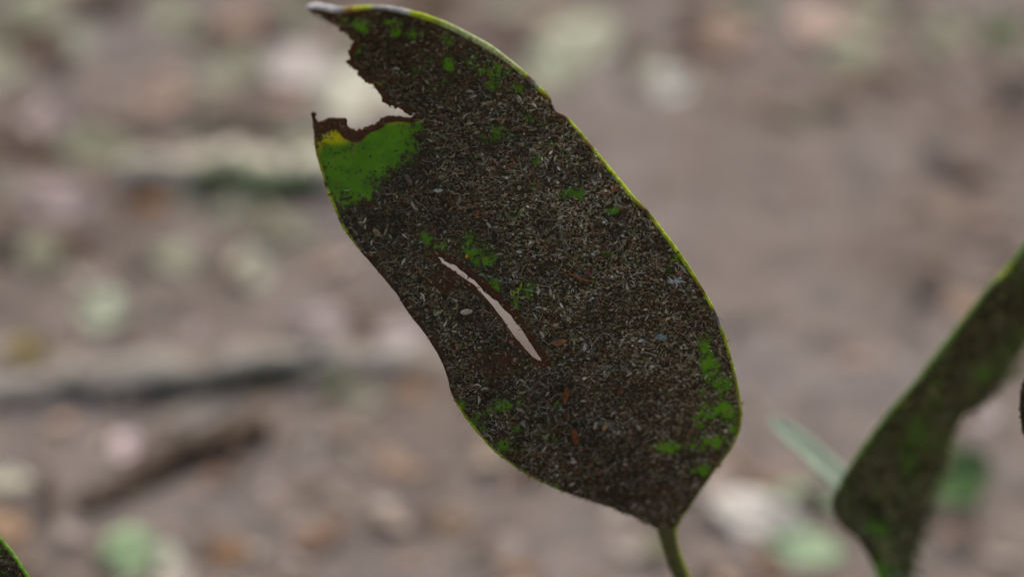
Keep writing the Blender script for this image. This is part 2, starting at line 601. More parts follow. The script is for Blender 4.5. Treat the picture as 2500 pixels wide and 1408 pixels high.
# (x, y, rx, ry, how bare 0..1)
BARE = [(872, 378, 98, 66, 1.3), (850, 435, 55, 58, 1.15), (930, 350, 76, 54, 1.25), (978, 312, 52, 28, 1.2), (890, 455, 42, 38, .9),
        (1040, 580, 24, 15, 1.0), (1068, 602, 13, 18, .9), (1140, 588, 28, 20, .85), (1160, 607, 34, 14, .95), (1182, 633, 38, 16, 1.0),
        (1405, 474, 34, 15, .9), (1312, 390, 18, 14, .75), (1296, 445, 12, 12, .7), (1500, 514, 22, 12, .8), (1211, 696, 18, 12, .9),
        (1292, 700, 20, 34, .7), (1262, 745, 10, 22, .8), (1338, 883, 12, 12, .9), (1275, 515, 26, 20, .6), (1640, 640, 20, 18, .7), (1488, 620, 20, 10, .75),
        (1722, 850, 18, 34, .9), (1738, 895, 26, 36, 1.0), (1768, 940, 22, 30, .85), (1768, 1005, 40, 26, 1.0), (1788, 1045, 14, 24, .9),
        (1630, 1088, 40, 18, .95), (1738, 1080, 40, 22, .95), (1690, 1095, 30, 14, .7), (1716, 1142, 26, 15, 1.0),
        (1225, 985, 36, 18, .9), (1256, 1035, 20, 18, .8), (1235, 1092, 34, 18, .75), (1160, 1035, 18, 26, .85), (1372, 985, 12, 10, .9),
        (1335, 1065, 40, 18, .62), (1130, 990, 14, 18, .8), (1215, 1110, 20, 14, .8), (1355, 1190, 30, 9, .8),
        (885, 65, 26, 16, .95), (1000, 80, 56, 12, .8), (962, 58, 22, 9, .85), (1215, 174, 50, 17, .95), (1200, 205, 20, 18, .85),
        (1100, 155, 22, 24, .75), (1255, 215, 22, 14, .75), (1215, 325, 38, 20, .75), (1185, 342, 24, 14, .7), (1282, 285, 18, 14, .75),
        (855, 50, 20, 9, .75), (928, 203, 18, 12, .75), (1150, 145, 16, 18, .6), (1580, 440, 16, 12, .55), (1440, 690, 20, 14, .5), (1120, 1000, 10, 20, .8),
        (1405, 850, 14, 14, .55), (1350, 345, 16, 12, .6), (1100, 200, 30, 12, .55), (880, 130, 18, 14, .6)]
DEADL = [([(1070, 628)] + SLIT[3:20], 20), (SLIT[19:] + [SLIT[0]], 13), (NOTCH[:26], 13), (STUB[:12], 26), (STUB[9:16], 14), (STUB[14:], 13), (LOW[20:33], 13), (TOP[15:22], 12), (TOP[:6], 16)]
DEADB = [(1080, 690, 45, 28), (1205, 885, 75, 34), (1250, 1240, 10, 10), (1110, 600, 20, 10)]
YELB = [(815, 333, 55, 17), (775, 350, 12, 20), (960, 292, 55, 8), (930, 203, 14, 8)]


def bare1(px, py):
    v = np.zeros(np.shape(px))
    wx = px + 20 * fbm(px, py, 31, 4, 1 / 26.0); wy = py + 15 * fbm(px, py, 32, 3, 1 / 22.0)
    for x, y, rx, ry, a in BARE:
        q = np.hypot((wx - x) / rx, (wy - y) / ry)
        v = np.maximum(v, a * np.clip(1.35 - 0.75 * q, 0, 1))
    big = np.clip(1.3 - np.hypot((px - 880) / 105, (py - 375) / 85), 0, 1)
    zone = np.clip(np.maximum.reduce([1.2 - np.hypot((px - 1080) / 260, (py - 130) / 130), 1.2 - np.hypot((px - 1230) / 200, (py - 1040) / 130),
                                      1.1 - np.hypot((px - 1720) / 110, (py - 1020) / 190), 1.1 - np.hypot((px - 1180) / 170, (py - 640) / 130), 0.25 + 0 * px]), 0, 1)
    v = np.maximum(v, zone * np.clip(1.5 * fbm(px, py, 37, 3, 1 / 42.0) + 0.08, 0, .66))
    return v * (0.84 + 0.62 * fbm(px, py, 35, 3, 1 / 11.0) * (1 - 0.6 * big) + 0.14 * big)


def dead1(px, py):
    v = np.zeros(np.shape(px))
    for ln, wd in DEADL:
        v = np.maximum(v, np.clip(1.6 - dist_line(px, py, ln) / wd, 0, 1))
    for x, y, rx, ry in DEADB:
        v = np.maximum(v, np.clip(1.5 - np.hypot((px - x) / rx, (py - y) / ry), 0, 1))
    return v


def yel1(px, py):
    v = np.zeros(np.shape(px))
    for x, y, rx, ry in YELB:
        v = np.maximum(v, 0.8 * np.clip(1.6 - np.hypot((px - x) / rx, (py - y) / ry), 0, 1))
    return v


def coat1(px, py):
    c = np.clip(1.0 - 0.95 * bare1(px, py), 0, 1)
    return np.where(dead1(px, py) > 0.5, np.minimum(c, 0.3), c)


def sample_in(outline, holes, n, r):
    O = np.array(outline)
    x = r.uniform(O[:, 0].min(), O[:, 0].max(), n * 4); y = r.uniform(O[:, 1].min(), O[:, 1].max(), n * 4)
    ok = in_poly(x, y, outline)
    for h in holes:
        ok &= ~in_poly(x, y, h)
    return x[ok][:n], y[ok][:n]


foot1 = np.array([W(1720, 1600, np.array(FOCUS + 0.05))[0] + 0.02, W(1720, 1600, np.array(FOCUS + 0.05))[1] + 0.03, 0.0])
leaf1 = empty('torn_leaf', foot1)
tag(leaf1, 'large upright leaf crusted with brown debris, torn at its tip and slit down its middle', 'leaf')
blade1 = blade_mesh(OUT1_l, [HOLE1_l], depth1, 7.0, leaf1, coat1, dead1, yel1)

YG = np.array([0.60, 0.72, 0.045]); PG = np.array([0.60, 0.68, 0.34]); WH = np.array([0.86, 0.88, 0.88]); GY = np.array([0.45, 0.46, 0.46])
DK = np.array([0.06, 0.045, 0.03]); OR = np.array([0.40, 0.24, 0.06]); BR = np.array([0.30, 0.17, 0.10])
tl = np.concatenate([[0], np.cumsum([math.dist(a, b) for a, b in zip(TOP[:-1], TOP[1:])])]); tl /= tl[-1]


def fr(i):
    return float(tl[i])


margin_tube('margin', TOP,
            [(0, 7), (fr(1), 9), (fr(3), 7.5), (fr(5), 6), (fr(7), 6.5), (fr(9), 7), (fr(12), 7.5), (fr(14), 6), (fr(16), 6.0), (fr(17), 3), (fr(20), 4), (fr(23), 5), (fr(28), 5.2),
             (fr(33), 5), (fr(34), 4), (fr(38), 4), (fr(41), 3.2), (fr(44), 3), (1, 5)],
            [(0, WH), (fr(2), WH), (fr(3), GY), (fr(3) + .006, OR * 1.2), (fr(5), YG), (fr(6) - .01, YG), (fr(6), GY), (fr(7), WH * .8), (fr(8) - .004, WH * .8),
             (fr(8), YG), (fr(9), YG), (fr(10), PG), (fr(13), PG), (fr(14) - .004, YG), (fr(14), BR), (fr(14) + .01, GY), (fr(15), YG), (fr(16), OR), (fr(17), DK), (fr(18), BR), (fr(20), BR), (fr(20) + .006, YG),
             (fr(22), YG), (fr(23) - .008, BR), (fr(23), YG), (fr(26), YG), (fr(27) - .004, OR), (fr(27), DK), (fr(28), YG), (fr(31), YG), (fr(32), OR), (fr(32) + .006, YG), (fr(33), YG), (fr(34) - .012, DK), (fr(34) + .004, GY), (fr(34) + .01, YG),
             (fr(39), YG * .9), (fr(42), YG * .8), (fr(43), YG * .45), (fr(45), YG * .6), (1, YG)],
            depth1, leaf1, side=1)
left_up = LOW[32:][::-1]
margin_tube('margin', LOW[32:43], [(0, 2), (.2, 3.5), (.8, 4), (1, 2)], [(0, YG * .8), (.25, YG), (.3, DK), (.34, YG), (.55, YG), (.6, DK), (.66, YG), (1, OR)], depth1, leaf1, side=1)
margin_tube('margin', LOW[8:19], [(0, 2), (.3, 3), (.85, 3.8), (1, 2)], [(0, YG * .6), (.5, YG * .8), (.9, YG), (1, OR)], depth1, leaf1, side=1)
margin_tube('dead_margin', LOW[18:33], [(0, 2), (.5, 2.4), (1, 2)], [(0, BR * .4), (1, BR * .35)], depth1, leaf1, side=1)

# stalk: from the blade's base down to the ground
st_px = np.array([(1612, 1262), (1624, 1290), (1631, 1318), (1643, 1358), (1661, 1405), (1690, 1475), (1722, 1560)], float)
st_px = resample(st_px, 8)
st_d = depth1(np.clip(st_px[:, 0], 0, 1640), np.clip(st_px[:, 1], 0, 1300)) + np.clip(st_px[:, 1] - 1300, 0, 400) * 0.00007 + 0.0012
st = W(st_px[:, 0], st_px[:, 1], st_d)
st_s = np.linspace(0, 1, len(st))
low_end = st[-1]
ext = np.array([low_end + (foot1 + [0, 0, -0.01] - low_end) * np.array([q ** 1.4, q ** 1.4, q]) for q in np.linspace(0.03, 1, 24)])
pts = np.concatenate([st, ext])
rad = np.concatenate([np.interp(st_s, [0, .12, .3, 1], [10, 22, 18, 17]) * K * st_d, np.linspace(15.5, 22, 24) * K * st_d[-1]])
V, F = tube(smooth_line(pts, 3), rad, 14, rough=0.05, seed=2)
stc = np.array([0.10, 0.105, 0.022])
mesh_from('stalk', V, F, M_stalk, leaf1, tint=np.tile(stc, (len(V), 1)) * (1 + 0.3 * fbm(V[:, 0] * 900, V[:, 2] * 300, 3, 3))[:, None])
rp = np.array([(1652, 1276), (1643, 1292), (1645, 1318), (1655, 1356), (1675, 1405), (1704, 1475), (1735, 1560)], float)
rp = smooth_line(resample(rp, 8), 4)
rd = depth1(np.clip(rp[:, 0], 0, 1645), np.clip(rp[:, 1], 0, 1300)) + np.clip(rp[:, 1] - 1300, 0, 400) * 0.00007 + 0.0009
V, F = tube(W(rp[:, 0], rp[:, 1], rd), np.interp(np.linspace(0, 1, len(rp)), [0, .1, .3, 1], [4, 9, 9.5, 8]) * K * rd, 10)
mesh_from('stalk_ridge', V, F, M_margin, leaf1, tint=np.tile(YG * 0.85, (len(V), 1)))

# crumbs: an uncountable crust ...
r1 = np.random.default_rng(21)


def crust(outline, holes, dfun, baref, n, r, parent, name='debris_crust', big=1.0, base_probs=None):
    x, y = sample_in(outline, holes, n, r)
    b = baref(x, y)
    keep = r.random(len(x)) > np.clip(b * 1.75 - 0.3, 0, 0.965)
    x, y = x[keep], y[keep]
    m = len(x)
    kind = r.choice(3, m, p=[0.26, 0.44, 0.30])
    L = np.where(kind == 0, r.gamma(5.0, 1.9, m), np.where(kind == 1, r.gamma(4.0, 3.4, m), r.gamma(4.0, 1.1, m))) * big
    longf = (kind == 1) & (r.random(m) < 0.16)
    L = np.where(longf, L * 2.1, L)
    L = np.clip(L, 2.5, 40)
    Wd = np.where(kind == 0, L * r.uniform(0.2, 0.4, m), np.where(kind == 1, r.uniform(1.0, 2.0, m), L * r.uniform(0.5, 0.9, m)))
    ang = np.where(r.random(m) < 0.55, r.normal(0.0, 0.55, m), r.uniform(-1.6, 1.6, m)) + np.where(r.random(m) < 0.5, 0, math.pi)
    tilt = r.normal(0.0, 0.38, m)
    roll = r.normal(0.25, 0.45, m)
    heap = 5.0 + 13.0 * fbm(x * 0.45, y + 0.25 * x, 41, 3, 1 / 38.0)
    lift = np.abs(r.normal(2.2, 2.0, m)) + np.clip(heap, 0, 15)
    curl = r.normal(0.0, 0.16, m)
    bend = np.where(kind == 1, r.normal(0, 0.24, m), r.normal(0, 0.04, m))
    probs = base_probs or [0.38, 0.17, 0.17, 0.12, 0.03, 0.05, 0.04, 0.05]
    c = flake_colours(m, probs, r)
    # paler, greyer fragments towards the lower right of the leaf; browner by the notch
    grey = np.clip((x - 1150) / 400 + (y - 450) / 700, 0, 1) * (0.5 + 0.5 * fbm(x * 0.5, y, 44, 3, 1 / 40.0))
    if base_probs:
        grey = grey * 0
    pale = (r.random(m) < 0.34 * grey)
    c[pale] = np.array([0.52, 0.48, 0.36]) * (0.6 + 0.75 * r.random((pale.sum(), 1)))
    wht = r.random(m) < 0.006 * (0.4 + grey)
    c[wht] = np.array([0.72, 0.73, 0.70]) * (0.7 + 0.4 * r.random((wht.sum(), 1)))
    c = c * (1 + 0.5 * fbm(x, y, 45, 3, 1 / 60.0))[:, None]
    if not base_probs:                                        # paler right of the midrib; shade of the turned-down left half put into colour
        mid = np.interp(y, [p[1] for p in MID[::-1]], [p[0] for p in MID[::-1]])
        c = c * np.interp(x - mid, [-200, -20, 60, 260, 500], [.72, .72, .95, 1.22, 1.1])[:, None]
    V, F, T = flakes_mesh(x, y, dfun, L, Wd, ang, tilt, roll, lift, curl, bend, c)
    o = mesh_from(name, V, F, M_flake, parent, tint=T, smooth=False)
    o['kind'] = 'stuff'
    return o


def bareness1(px, py):
    return np.maximum(bare1(px, py), np.where(((px < 1012) & (py < 335)) | ((py > 620) & (py < 900) & (px > 1050)), 0.66, 0.45) * dead1(px, py))


crust(OUT1_l, [HOLE1_l], depth1, bareness1, 46000, r1, leaf1)

sx, sy = sample_in(OUT1_l, [HOLE1_l], 14000, r1)
sb = bare1(sx, sy)
kk = (sb > .35) & (r1.random(len(sx)) < .9) & (fbm(sx, sy, 71, 4, 1 / 30.0) > .06)
sx, sy = sx[kk], sy[kk]; ns = len(sx)
V, F, T = flakes_mesh(sx, sy, depth1, r1.gamma(3, 1.3, ns).clip(1.5, 12), r1.uniform(1.5, 4, ns), r1.uniform(0, 6.28, ns), r1.normal(0, .2, ns), r1.normal(0, .2, ns),
                      r1.uniform(.8, 2, ns), r1.normal(0, .1, ns), r1.normal(0, .1, ns), flake_colours(ns, [.1, .02, .3, .05, 0, .45, .08, .0], r1))
mesh_from('debris_specks', V, F, M_flake, leaf1, tint=T, smooth=False)['kind'] = 'stuff'

# ... and the scales and fibres one can pick out singly: parts of the leaf
flake_meshes = []
rv = np.random.default_rng(5)
flake_mats = []
for i, c in enumerate([(0.46, 0.41, 0.27), (0.36, 0.30, 0.17), (0.29, 0.13, 0.06), (0.55, 0.50, 0.37), (0.24, 0.19, 0.10), (0.31, 0.20, 0.14)]):
    m, nt, out = mat_new('debris_scale_%d' % i)
    no = noise_node(nt, 900, 3)
    rr = ramp(nt, no.outputs[0], [(0.3, np.array(c) * 0.6), (0.7, np.array(c) * 1.3)])
    bs = N(nt, 'ShaderNodeBsdfPrincipled'); bs.inputs['Roughness'].default_value = 0.8
    bs.inputs['Specular IOR Level'].default_value = 0.2
    nt.links.new(rr.outputs[0], bs.inputs['Base Color']); nt.links.new(bs.outputs[0], out.inputs[0])
    flake_mats.append(m)
for i in range(18):
    fibre = i % 3 == 2
    L = 1.0
    n = 6
    V = []; F = []
    bend = rv.normal(0, 0.22 if fibre else 0.08); curl = rv.normal(0.1, 0.15)
    for k in range(n):
        s = k / (n - 1) - 0.5
        w = (0.055 if fibre else rv.uniform(0.11, 0.17) * (1 - (2 * s) ** 2) ** 0.7 + 0.01)
        for sd in (-1, 0, 1):
            V.append((s, sd * w + bend * 4 * s * s, curl * 4 * s * s + (0.05 if sd == 0 else 0.0) * (1 if not fibre else 0.5)))
    for k in range(n - 1):
        for j in range(2):
            a = k * 3 + j
            F.append((a, a + 1, a + 4, a + 3))
    me = bpy.data.meshes.new('debris_flake')
    me.from_pydata(V, [], F)
    me.materials.append(flake_mats[i % 6])
    flake_meshes.append(me)


def place_flake(me, px, py, L, ang, tilt, roll, lift, dfun, parent, name='debris_flake'):
    P0 = W(px, py, dfun(px, py)); ex = W(px + 2, py, dfun(px + 2, py)) - P0; ey = W(px, py - 2, dfun(px, py - 2)) - P0
    unit = np.linalg.norm(ex) / 2
    ex = ex / np.linalg.norm(ex); nz = np.cross(ex, ey); nz /= np.linalg.norm(nz); ey = np.cross(nz, ex)
    B = Matrix((tuple(ex), tuple(ey), tuple(nz))).transposed()
    Rm = B @ Matrix.Rotation(ang, 3, 'Z') @ Matrix.Rotation(tilt, 3, 'Y') @ Matrix.Rotation(roll, 3, 'X')
    o = bpy.data.objects.new(name, me)
    col.objects.link(o)
    pos = P0 + nz * lift * unit
    if parent is not None:
        pos = pos - np.array(parent.matrix_world.translation); o.parent = parent
    o.matrix_basis = Matrix.Translation(Vector(pos)) @ Rm.to_4x4() @ Matrix.Scale(L * unit, 4)
    return o


fx, fy = sample_in(OUT1_l, [HOLE1_l], 420, rv)
cnt = 0
for x, y in zip(fx, fy):
    if cnt >= 230 or bareness1(np.array(x), np.array(y)) > 0.3:
        continue
    cnt += 1
    k = int(rv.integers(18))
    place_flake(flake_meshes[k], x, y, rv.uniform(14, 26) * (1.15 if k % 3 == 2 else .85), rv.normal(0, 0.9), rv.normal(0, .25), rv.normal(.1, .35), float(6 + np.clip(5 + 13 * fbm(x * .45, y + .25 * x, 41, 3, 1 / 38.0), 0, 15) + rv.uniform(0, 3)), depth1, leaf1)


# notable single pieces caught on the leaf
def strand(name, line, rad, colr, label, cat, lift=19, seg=6):
    P = smooth_line(resample(line, 3), 2)
    D = depth1(P[:, 0], P[:, 1]) - (lift + 3 * fbm(P[:, 0], P[:, 1], 3, 2, 1 / 12.0)) * K * FOCUS
    V, F = tube(W(P[:, 0], P[:, 1], D), rad * K * FOCUS * np.interp(np.linspace(0, 1, len(P)), [0, .3, .8, 1], [.6, 1, .8, .35]), seg, rough=.25, seed=4)
    o = mesh_from(name, V, F, M_flake, None, tint=np.tile(colr, (len(V), 1)), loc=V.mean(0))
    if label:
        tag(o, label, cat)
    return o


strand('rootlet', [(1385, 660), (1392, 668), (1408, 676), (1425, 682), (1440, 686), (1452, 684)], 2.6, (0.42, 0.14, 0.06), 'thin rusty red rootlet caught on the crust of the torn leaf', 'rootlet')
strand('fibre', [(1366, 548), (1369, 570), (1374, 590), (1378, 605)], 2.4, (0.20, 0.24, 0.16), 'pale grey-green upright fibre on the crust of the torn leaf', 'fibre')
strand('fibre', [(1488, 640), (1491, 652), (1496, 668), (1497, 674)], 2.2, (0.30, 0.29, 0.14), 'short straw-yellow fibre right of the rusty red rootlet', 'fibre')
strand('fibre', [(1192, 676), (1212, 684), (1232, 690), (1262, 690)], 1.3, (0.20, 0.20, 0.15), 'long thin grey fibre beside the slit of the torn leaf', 'fibre')

# moss sprig: stem with tiny leaflets
ms = empty('moss_sprig', W(1258, 712, depth1(1258, 712) - 0.0009))
tag(ms, 'tiny bright yellow-green moss sprig beside the slit', 'moss')


def strand_part(parent, name, line, rad, colr, lift):
    P = smooth_line(resample(line, 3), 1)
    D = depth1(P[:, 0], P[:, 1]) - lift * K * FOCUS
    V, F = tube(W(P[:, 0], P[:, 1], D), rad * K * FOCUS * np.linspace(1, .5, len(P)), 6)
    return mesh_from(name, V, F, M_margin, parent, tint=np.tile(colr, (len(V), 1)))


strand_part(ms, 'stem', [(1272, 698), (1268, 707), (1260, 714), (1246, 720)], 2.2, (0.45, 0.6, 0.05), 20)
for (a, b) in [((1272, 700), (1273, 690)), ((1268, 706), (1260, 704)), ((1264, 711), (1266, 720)), ((1258, 715), (1250, 711)), ((1252, 718), (1256, 724))]:
    strand_part(ms, 'leaflet', [a, b], 2.4, (0.5, 0.62, 0.06), 21)

# white lint tuft
lt = empty('lint_tuft', W(1648, 686, depth1(1648, 686) - 0.0009))
tag(lt, 'frayed white lint tuft near the right margin of the torn leaf', 'lint')
rl = np.random.default_rng(3)
for k in range(16):
    a = rl.uniform(0, 2 * math.pi); l = rl.uniform(9, 26)
    x0, y0 = 1648 + rl.normal(0, 4), 687 + rl.normal(0, 2.5)
    strand_part(lt, 'fibre', [(x0, y0), (x0 + math.cos(a) * l * .5, y0 + math.sin(a) * l * .3), (x0 + math.cos(a + .3) * l, y0 + math.sin(a + .3) * l * .55)], 2.0, (0.85, 0.87, 0.85), 19 + 5 * rl.random())


def scale_piece(name, px, py, L, wd, ang, colr, label, cat, lift=18, tilt=0.1):
    n = 9
    V = []; F = []
    for k in range(n):
        s = k / (n - 1) - .5
        w = wd / L * .5 * max(0.06, (1 - (2 * s) ** 2)) ** .6
        for j in range(5):
            q = j / 2 - 1
            V.append((s, q * w, 0.05 * (1 - q * q) - 0.12 * s * s))
    for k in range(n - 1):
        for j in range(4):
            a = k * 5 + j
            F.append((a, a + 1, a + 6, a + 5))
    me = bpy.data.meshes.new(name)
    me.from_pydata(V, [], F)
    t = me.color_attributes.new('tint', 'FLOAT_COLOR', 'POINT')
    c = np.ones((len(V), 4), np.float32); c[:, :3] = np.array(colr) * (1 + .25 * rl.normal(0, 1, (len(V), 1)))
    t.data.foreach_set('color', c.ravel().clip(0.003, 1))
    me.materials.append(M_flake)
    me.polygons.foreach_set('use_smooth', np.ones(len(me.polygons), bool))
    o = place_flake(me, px, py, L, ang, tilt, 0.1, lift, depth1, None, name)
    so = o.modifiers.new('thickness', 'SOLIDIFY'); so.thickness = 0.06
    return tag(o, label, cat)


scale_piece('bud_scale', 1362, 829, 38, 13, .15, (0.34, 0.17, 0.07), 'orange-brown bud scale lying across, right of the slit\'s lower end', 'scale')
scale_piece('bud_scale', 1377, 953, 40, 14, 1.55, (0.26, 0.10, 0.035), 'upright rusty bud scale below the slit\'s lower end', 'scale')
scale_piece('bud_scale', 1397, 1056, 46, 15, -1.2, (0.22, 0.085, 0.035), 'slanting rusty bud scale low on the torn leaf', 'scale')
scale_piece('bud_scale', 1510, 940, 32, 11, 1.35, (0.20, 0.09, 0.05), 'dull brown upright bud scale on the greyest part of the crust', 'scale')
scale_piece('husk', 1132, 762, 30, 12, .1, (0.46, 0.41, 0.30), 'cream husk on the narrow strip left of the slit', 'husk')
scale_piece('husk', 994, 437, 30, 13, -1.0, (0.20, 0.14, 0.10), 'grey-brown husk at the edge of the bare green patch', 'husk')
scale_piece('husk', 917, 566, 24, 13, -.8, (0.30, 0.25, 0.12), 'straw-coloured husk near the left margin of the torn leaf', 'husk')
scale_piece('lichen_flake', 1614, 812, 30, 18, -.5, (0.26, 0.36, 0.32), 'pale blue-green lichen flake on the grey crust', 'lichen')
scale_piece('seed_grain', 1468, 1035, 18, 10, 1.2, (0.50, 0.33, 0.14), 'small amber seed grain low on the torn leaf', 'seed')
scale_piece('seed_grain', 1138, 621, 11, 8, 1.2, (0.60, 0.34, 0.02), 'tiny bright yellow-orange grain between green spots above the slit', 'seed')
scale_piece('husk', 1424, 838, 20, 9, 1.5, (0.55, 0.55, 0.50), 'small white husk standing upright right of the slit', 'husk')
scale_piece('bark_crumb', 1163, 517, 20, 9, 1.1, (0.30, 0.11, 0.04), 'small rust-orange bark crumb in the middle of the crust', 'bark crumb')
scale_piece('bark_crumb', 1440, 655, 16, 9, 1.4, (0.28, 0.10, 0.04), 'small rust-red bark crumb just above the rusty rootlet', 'bark crumb')

# ---- second leaf, seen nearly edge-on, farther back ---------------------------
OUT2 = [(2640, 420), (2560, 520), (2500, 602), (2455, 660), (2415, 700), (2360, 772), (2300, 848), (2240, 925), (2180, 994), (2130, 1058), (2090, 1115), (2060, 1165),
        (2040, 1205), (2033, 1235), (2038, 1258), (2060, 1285), (2092, 1312), (2115, 1345), (2135, 1385), (2148, 1425), (2155, 1450),
        (2205, 1450), (2222, 1410), (2236, 1350), (2250, 1290), (2266, 1232), (2282, 1180), (2305, 1120), (2328, 1062), (2345, 1025), (2362, 1010), (2385, 1000),
        (2420, 962), (2448, 930), (2475, 890), (2500, 850), (2560, 760), (2640, 640), (2690, 520), (2690, 440)]


def depth2f(px, py):
    px = np.asarray(px, float); py = np.asarray(py, float)
    ex = np.interp(py, [420, 602, 848, 1058, 1235, 1450], [2640, 2500, 2300, 2130, 2033, 2140])
    s = np.clip((px - ex) / 220.0, 0.0, 2.0)
    return 0.735 + 0.06 * s ** 1.2 + 0.010 * (py - 1000) / 500 + 0.001 * fbm(px, py, 15, 3, 1 / 120.0)


def bare2(px, py):
    v = np.clip(0.55 * fbm(px, py, 51, 3, 1 / 60.0) + 0.30, 0, 1)
    for x, y, rx, ry in [(2140, 1290, 40, 16), (2165, 1400, 40, 40)]:
        v = np.maximum(v, 0.9 * np.clip(1.5 - np.hypot((px - x) / rx, (py - y) / ry), 0, 1))
    return v


foot2 = W(2230, 1700, np.array(0.72)); foot2 = np.array([foot2[0], foot2[1] + 0.02, 0.0])
leaf2 = empty('folded_leaf', foot2)
tag(leaf2, 'blurred narrow dark green leaf folded lengthwise with a bright green upper edge', 'leaf')
O2 = [tuple(p) for p in jagged(OUT2, 2.0, 9, 12, True)]
blade_mesh(O2, [], depth2f, 12.0, leaf2, lambda x, y: np.clip(1 - bare2(x, y), 0, 1) * 0.85, lambda x, y: np.zeros(np.shape(x)), lambda x, y: np.zeros(np.shape(x)))
G2 = np.array([0.24, 0.46, 0.07])
margin_tube('margin', OUT2[0:14], [(0, 6), (.5, 6), (.9, 5), (1, 3)], [(0, G2 * 1.3), (.12, (0.2, .42, .18)), (.26, G2), (.3, YG), (.34, G2), (.8, G2), (1, G2 * .5)], depth2f, leaf2, side=1)
crust(O2, [], depth2f, bare2, 9000, r1, leaf2, big=.9, base_probs=[0.40, 0.0, 0.12, 0.0, 0.0, 0.0, 0.48, 0.0])
p2 = smooth_line(resample([(2176, 1400), (2180, 1445), (2188, 1500), (2215, 1640)], 12), 3)
d2 = depth2f(np.clip(p2[:, 0], 0, 2300), np.clip(p2[:, 1], 0, 1450)) + 0.002
a2 = W(p2[:, 0], p2[:, 1], d2)
e2 = np.array([a2[-1] + (foot2 + [0, 0, -.01] - a2[-1]) * q for q in np.linspace(.06, 1, 16)])
V, F = tube(np.concatenate([a2, e2]), np.concatenate([np.linspace(30, 18, len(a2)), np.linspace(18, 26, 16)]) * K * .7, 12, rough=.05, seed=9)
mesh_from('stalk', V, F, M_stalk, leaf2, tint=np.tile((0.06, 0.11, 0.035), (len(V), 1)))

# ---- third leaf: only its margin reaches into the bottom left corner ----------
OUT3 = [(-60, 1235), (-20, 1290), (0, 1318), (30, 1352), (62, 1400), (95, 1460), (110, 1540), (80, 1640), (20, 1720), (-80, 1770), (-190, 1780), (-290, 1730), (-340, 1620), (-340, 1480), (-290, 1350), (-210, 1260), (-130, 1215)]


def depth3(px, py):
    px = np.asarray(px, float); py = np.asarray(py, float)
    return 0.600 + 0.03 * ((px + 120) / 300) ** 2 * -0.3 + 0.000012 * (py - 1400) + 0.001 * fbm(px, py, 18, 3, 1 / 120.0)


def bare3(px, py):
    return np.clip(0.8 * fbm(px, py, 61, 3, 1 / 50.0) + np.clip(1.2 - np.hypot((px - 8) / 22, (py - 1400) / 18), 0, 1), 0, 1)


foot3 = W(-120, 2000, np.array(0.62)); foot3 = np.array([foot3[0], foot3[1] + .03, 0.0])
leaf3 = empty('debris_covered_leaf', foot3)
tag(leaf3, 'dark debris-covered leaf with bright green margin, poking up before the light green fallen leaf', 'leaf')
O3 = [tuple(p) for p in jagged(OUT3, 1.0, 8, 14, True)]
blade_mesh(O3, [], depth3, 12.0, leaf3, lambda x, y: np.clip(1 - bare3(x, y), 0, 1), lambda x, y: np.zeros(np.shape(x)), lambda x, y: np.zeros(np.shape(x)))
G3 = np.array([0.22, 0.42, 0.04])
margin_tube('margin', OUT3[0:9], [(0, 5), (.5, 6.5), (1, 4)], [(0, G3), (1, G3)], depth3, leaf3, side=1)
crust(O3, [], depth3, bare3, 9000, r1, leaf3)
p3 = resample([(-110, 1730), (-115, 1800), (-120, 1900)], 15)
a3 = W(p3[:, 0], p3[:, 1], depth3(p3[:, 0], p3[:, 1]) + .002)
e3 = np.array([a3[-1] + (foot3 + [0, 0, -.01] - a3[-1]) * q for q in np.linspace(.06, 1, 14)])
V, F = tube(np.concatenate([a3, e3]), 17 * K * .61, 10, rough=.05, seed=5)
mesh_from('stalk', V, F, M_stalk, leaf3, tint=np.tile(stc, (len(V), 1)))

# ---- fourth leaf: a dark rounded edge at the right -----------------------------
OUT4 = [(2489, 1000), (2491, 955), (2500, 925), (2520, 900), (2570, 870), (2640, 860), (2720, 900), (2770, 1000), (2770, 1120), (2720, 1230), (2650, 1300), (2600, 1330), (2560, 1240), (2520, 1120), (2495, 1050)]


def depth4(px, py):
    px = np.asarray(px, float); py = np.asarray(py, float)
    return 0.585 - 0.00004 * (px - 2500) + 0.000035 * (py - 1000)


foot4 = W(2640, 1800, np.array(0.64)); foot4 = np.array([foot4[0], foot4[1] + .02, 0.0])
leaf4 = empty('dark_leaf', foot4)
tag(leaf4, 'almost black rounded leaf edge to the right of the folded leaf', 'leaf')
O4 = [tuple(p) for p in jagged(OUT4, 0.8, 9, 16, True)]
blade_mesh(O4, [], depth4, 14.0, leaf4, lambda x, y: np.ones(np.shape(x)), lambda x, y: np.ones(np.shape(x)), lambda x, y: np.zeros(np.shape(x)))
crust(O4, [], depth4, lambda x, y: np.zeros(np.shape(x)), 4000, r1, leaf4, base_probs=[.1, 0, .3, .05, 0, .6, .05, 0])
p4 = resample([(2612, 1310), (2622, 1400), (2630, 1560)], 15)
a4 = W(p4[:, 0], p4[:, 1], depth4(p4[:, 0], p4[:, 1]) + .001)
e4 = np.array([a4[-1] + (foot4 + [0, 0, -.01] - a4[-1]) * q for q in np.linspace(.06, 1, 14)])
V, F = tube(np.concatenate([a4, e4]), 14 * K * .61, 10, rough=.05, seed=6)
mesh_from('stalk', V, F, M_stalk, leaf4, tint=np.tile(stc * .5, (len(V), 1)))

